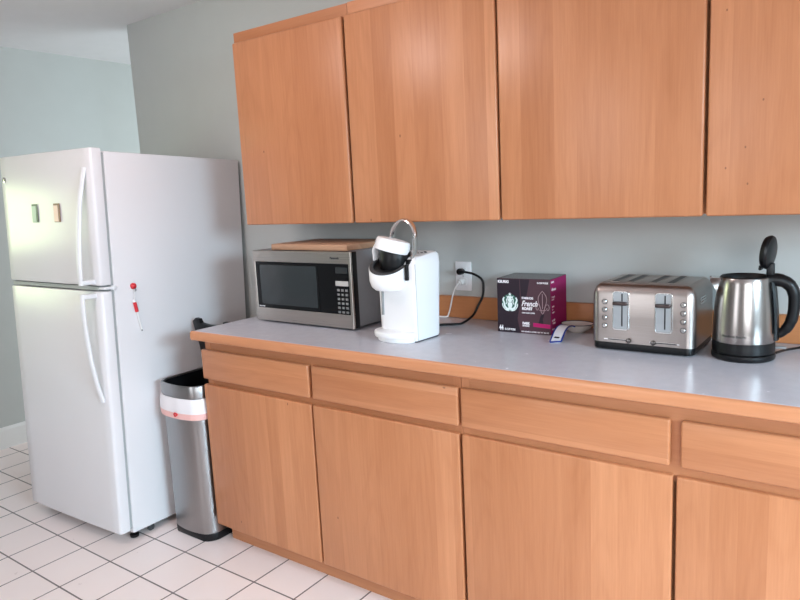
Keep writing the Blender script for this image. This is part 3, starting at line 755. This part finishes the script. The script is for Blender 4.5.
def ring_button(cx, cz):
    b = bmesh.new(); lathe(b, [(.0062, -.001), (.0062, .0025), (.0050, .0035)], 20); bmesh.ops.transform(b, matrix=Matrix.Translation((cx, 0, cz)) @ Matrix.Rotation(pi/2, 4, 'X'), verts=b.verts); o = obj('button', b, M['chrome'], t)
    b = bmesh.new(); lathe(b, [(.0080, -.001), (.0080, .0012), (.0066, .0012), (.0066, -.001)], 20, cap0=False, cap1=False); bmesh.ops.transform(b, matrix=Matrix.Translation((cx, 0, cz)) @ Matrix.Rotation(pi/2, 4, 'X'), verts=b.verts); obj('button_ring', b, M['dgrey'], o)
for k in range(4):
    ring_button(.042, .147-k*.0240); ring_button(.2635, .149-k*.0240)
for (x0, x1, kx) in ((.040, .120, .114), (.172, .254, .184)):
    b = bmesh.new(); rbox(b, x0, x1, -.0012, .002, .0325, .0375, .0008, 1); s_ = obj('browning_slot', b, M['chrome'], t)
    b = bmesh.new(); rbox(b, x0+.012, x1-.006, -.0017, .0, .0338, .0362); obj('slot_gap', b, M['black'], s_)
    b = bmesh.new(); lathe(b, [(.007, 0), (.0075, .006), (.006, .010), (.003, .011)], 18); bmesh.ops.transform(b, matrix=Matrix.Translation((kx, -.001, .035)) @ Matrix.Rotation(pi/2, 4, 'X'), verts=b.verts); obj('browning_knob', b, M['dchrome'], s_)
b = bmesh.new()
for k in range(3): rbox(b, TW-.001, TW+.0012, .06, .13, .158-k*.008, .162-k*.008, .0008, 1)
obj('vent', b, M['chrome'], t)

# ------------------------------------------------------------------ kettle
KX, KY = 1.872, -.231
t = thing('electric_kettle', 'brushed steel electric kettle with black handle and open lid on worktop', 'kettle', (KX, KY, CT), RAD(8))
b = bmesh.new(); lathe(b, [(.074, 0), (.0785, .003), (.080, .008), (.0795, .016), (.077, .018)], 56); obj('power_base', b, M['black'], t)
b = bmesh.new(); lathe(b, [(.076, .0195), (.078, .021), (.0785, .030), (.0778, .049), (.076, .0505)], 56); obj('lower_band', b, M['black'], t)
prof = [(.0775, .0505), (.0780, .054), (.0778, .075), (.0768, .10), (.0750, .13), (.0725, .16), (.0690, .19), (.0662, .21), (.0636, .222)]
b = bmesh.new()
lathe(b, prof + [(.0625, .2245), (.0605, .2235), (.0595, .215), (.066, .16), (.070, .10)], 64, cap0=False, cap1=True); obj('body', b, M['steel_k'], t)
b = bmesh.new(); lathe(b, [(.0608, .219), (.0612, .2262), (.0585, .2275), (.056, .2245), (.054, .205), (.054, .19)], 48, cap0=False, cap1=True); obj('inner_collar', b, M['black'], t)
# spout
b = bmesh.new()
sp = lambda dx, w, z0, z1: [(-dx, -w, z1), (-dx-.004, -w*.5, z0), (-dx-.004, w*.5, z0), (-dx, w, z1), (-dx+.003, w*.7, z1), (-dx+.003, -w*.7, z1)]
loft(b, [[(-.058, -.030, .222), (-.060, -.018, .165), (-.060, .018, .165), (-.058, .030, .222), (-.05, .022, .222), (-.05, -.022, .222)],
         [(-.073, -.019, .2225), (-.073, -.011, .190), (-.073, .011, .190), (-.073, .019, .2225), (-.068, .013, .2225), (-.068, -.013, .2225)],
         [(-.087, -.008, .2255), (-.0865, -.0055, .213), (-.0865, .0055, .213), (-.087, .008, .2255), (-.083, .006, .2245), (-.083, -.006, .2245)]]); obj('spout', b, M['chrome'], t)
# handle with its mounting strip down the body
b = bmesh.new()
hp = [(.052, 0, .216), (.078, 0, .2165), (.100, 0, .208), (.114, 0, .188), (.1185, 0, .158), (.115, 0, .118), (.105, 0, .090), (.090, 0, .073), (.074, 0, .066)]
tube(b, hp, [.018, .0175, .0165, .0155, .0150, .0145, .0135, .012, .010], 14, 6, r2=None); 
for v in b.verts: v.co.y *= 1.15
obj('handle', b, M['black'], t)
b = bmesh.new(); rings = []
for r, z in prof[1:-1] + [(.066, .222)]:
    w = .30
    rings.append([((r+.0005+d)*cos(a), (r+.0005+d)*sin(a), z) for a, d in ((-w, 0), (-w*.8, .005), (0, .008), (w*.8, .005), (w, 0), (w*.6, -.003), (-w*.6, -.003))])
loft(b, rings); obj('handle_mount', b, M['black'], t)
b = bmesh.new(); rings = []
for r, z in prof[2:-2]:
    a0 = -.42
    rings.append([((r+.0012+d)*cos(a0+a), (r+.0012+d)*sin(a0+a), z) for a, d in ((-.06, -.001), (-.05, .001), (.05, .001), (.06, -.001))])
loft(b, rings); obj('water_gauge', b, M['blackgloss'], t)
# open lid standing up behind the handle hinge
b = bmesh.new(); n = 36
def lr(r, d): return [(d, r*.98*cos(2*pi*k/n), r*sin(2*pi*k/n)) for k in range(n)]
loft(b, [lr(.030, -.013), lr(.040, -.012), lr(.044, -.006), lr(.0455, .0), lr(.043, .006), lr(.034, .010), lr(.018, .012)])
LK = Matrix.Translation((.055, .0, .290)) @ Matrix.Rotation(RAD(-17), 4, 'Z') @ Matrix.Rotation(RAD(6), 4, 'Y')
bmesh.ops.transform(b, matrix=LK, verts=b.verts)
kl = obj('lid', b, M['black'], t)
b = bmesh.new(); rbox(b, .050, .070, -.012, .012, .222, .262, .004, 2); obj('lid_hinge', b, M['black'], t)
b = bmesh.new(); rbox(b, -.018, -.011, -.010, .010, -.050, -.036, .002, 1); bmesh.ops.transform(b, matrix=LK, verts=b.verts); obj('lid_catch', b, M['black'], kl)
b = bmesh.new(); rbox(b, .076, .104, -.010, .010, .030, .036, .0025, 2); obj('switch', b, M['grey'], t)
tx = text_bm('Hamilton Beach', .0095, .0005, 'CENTER', 1, .0002)
for v in tx.verts:
    a = -pi/2 - .32 + v.co.x/.0762
    r = .0782+v.co.z; v.co = Vector((r*cos(a), r*sin(a), .068+v.co.y))
obj('lettering', tx, M['dgrey'], t)
b = bmesh.new(); tube(b, [(1.945, -.175, .920), (1.965, -.12, .9185), (2.0, -.07, .9185), (2.04, -.045, .922), (2.08, -.035, .955), (2.12, -.032, .99), (2.16, -.03, 1.03)], .0035, 10, 6)
tag(obj('kettle_cord', b, M['black']), 'black kettle cord running right along the wood backsplash', 'power cord')
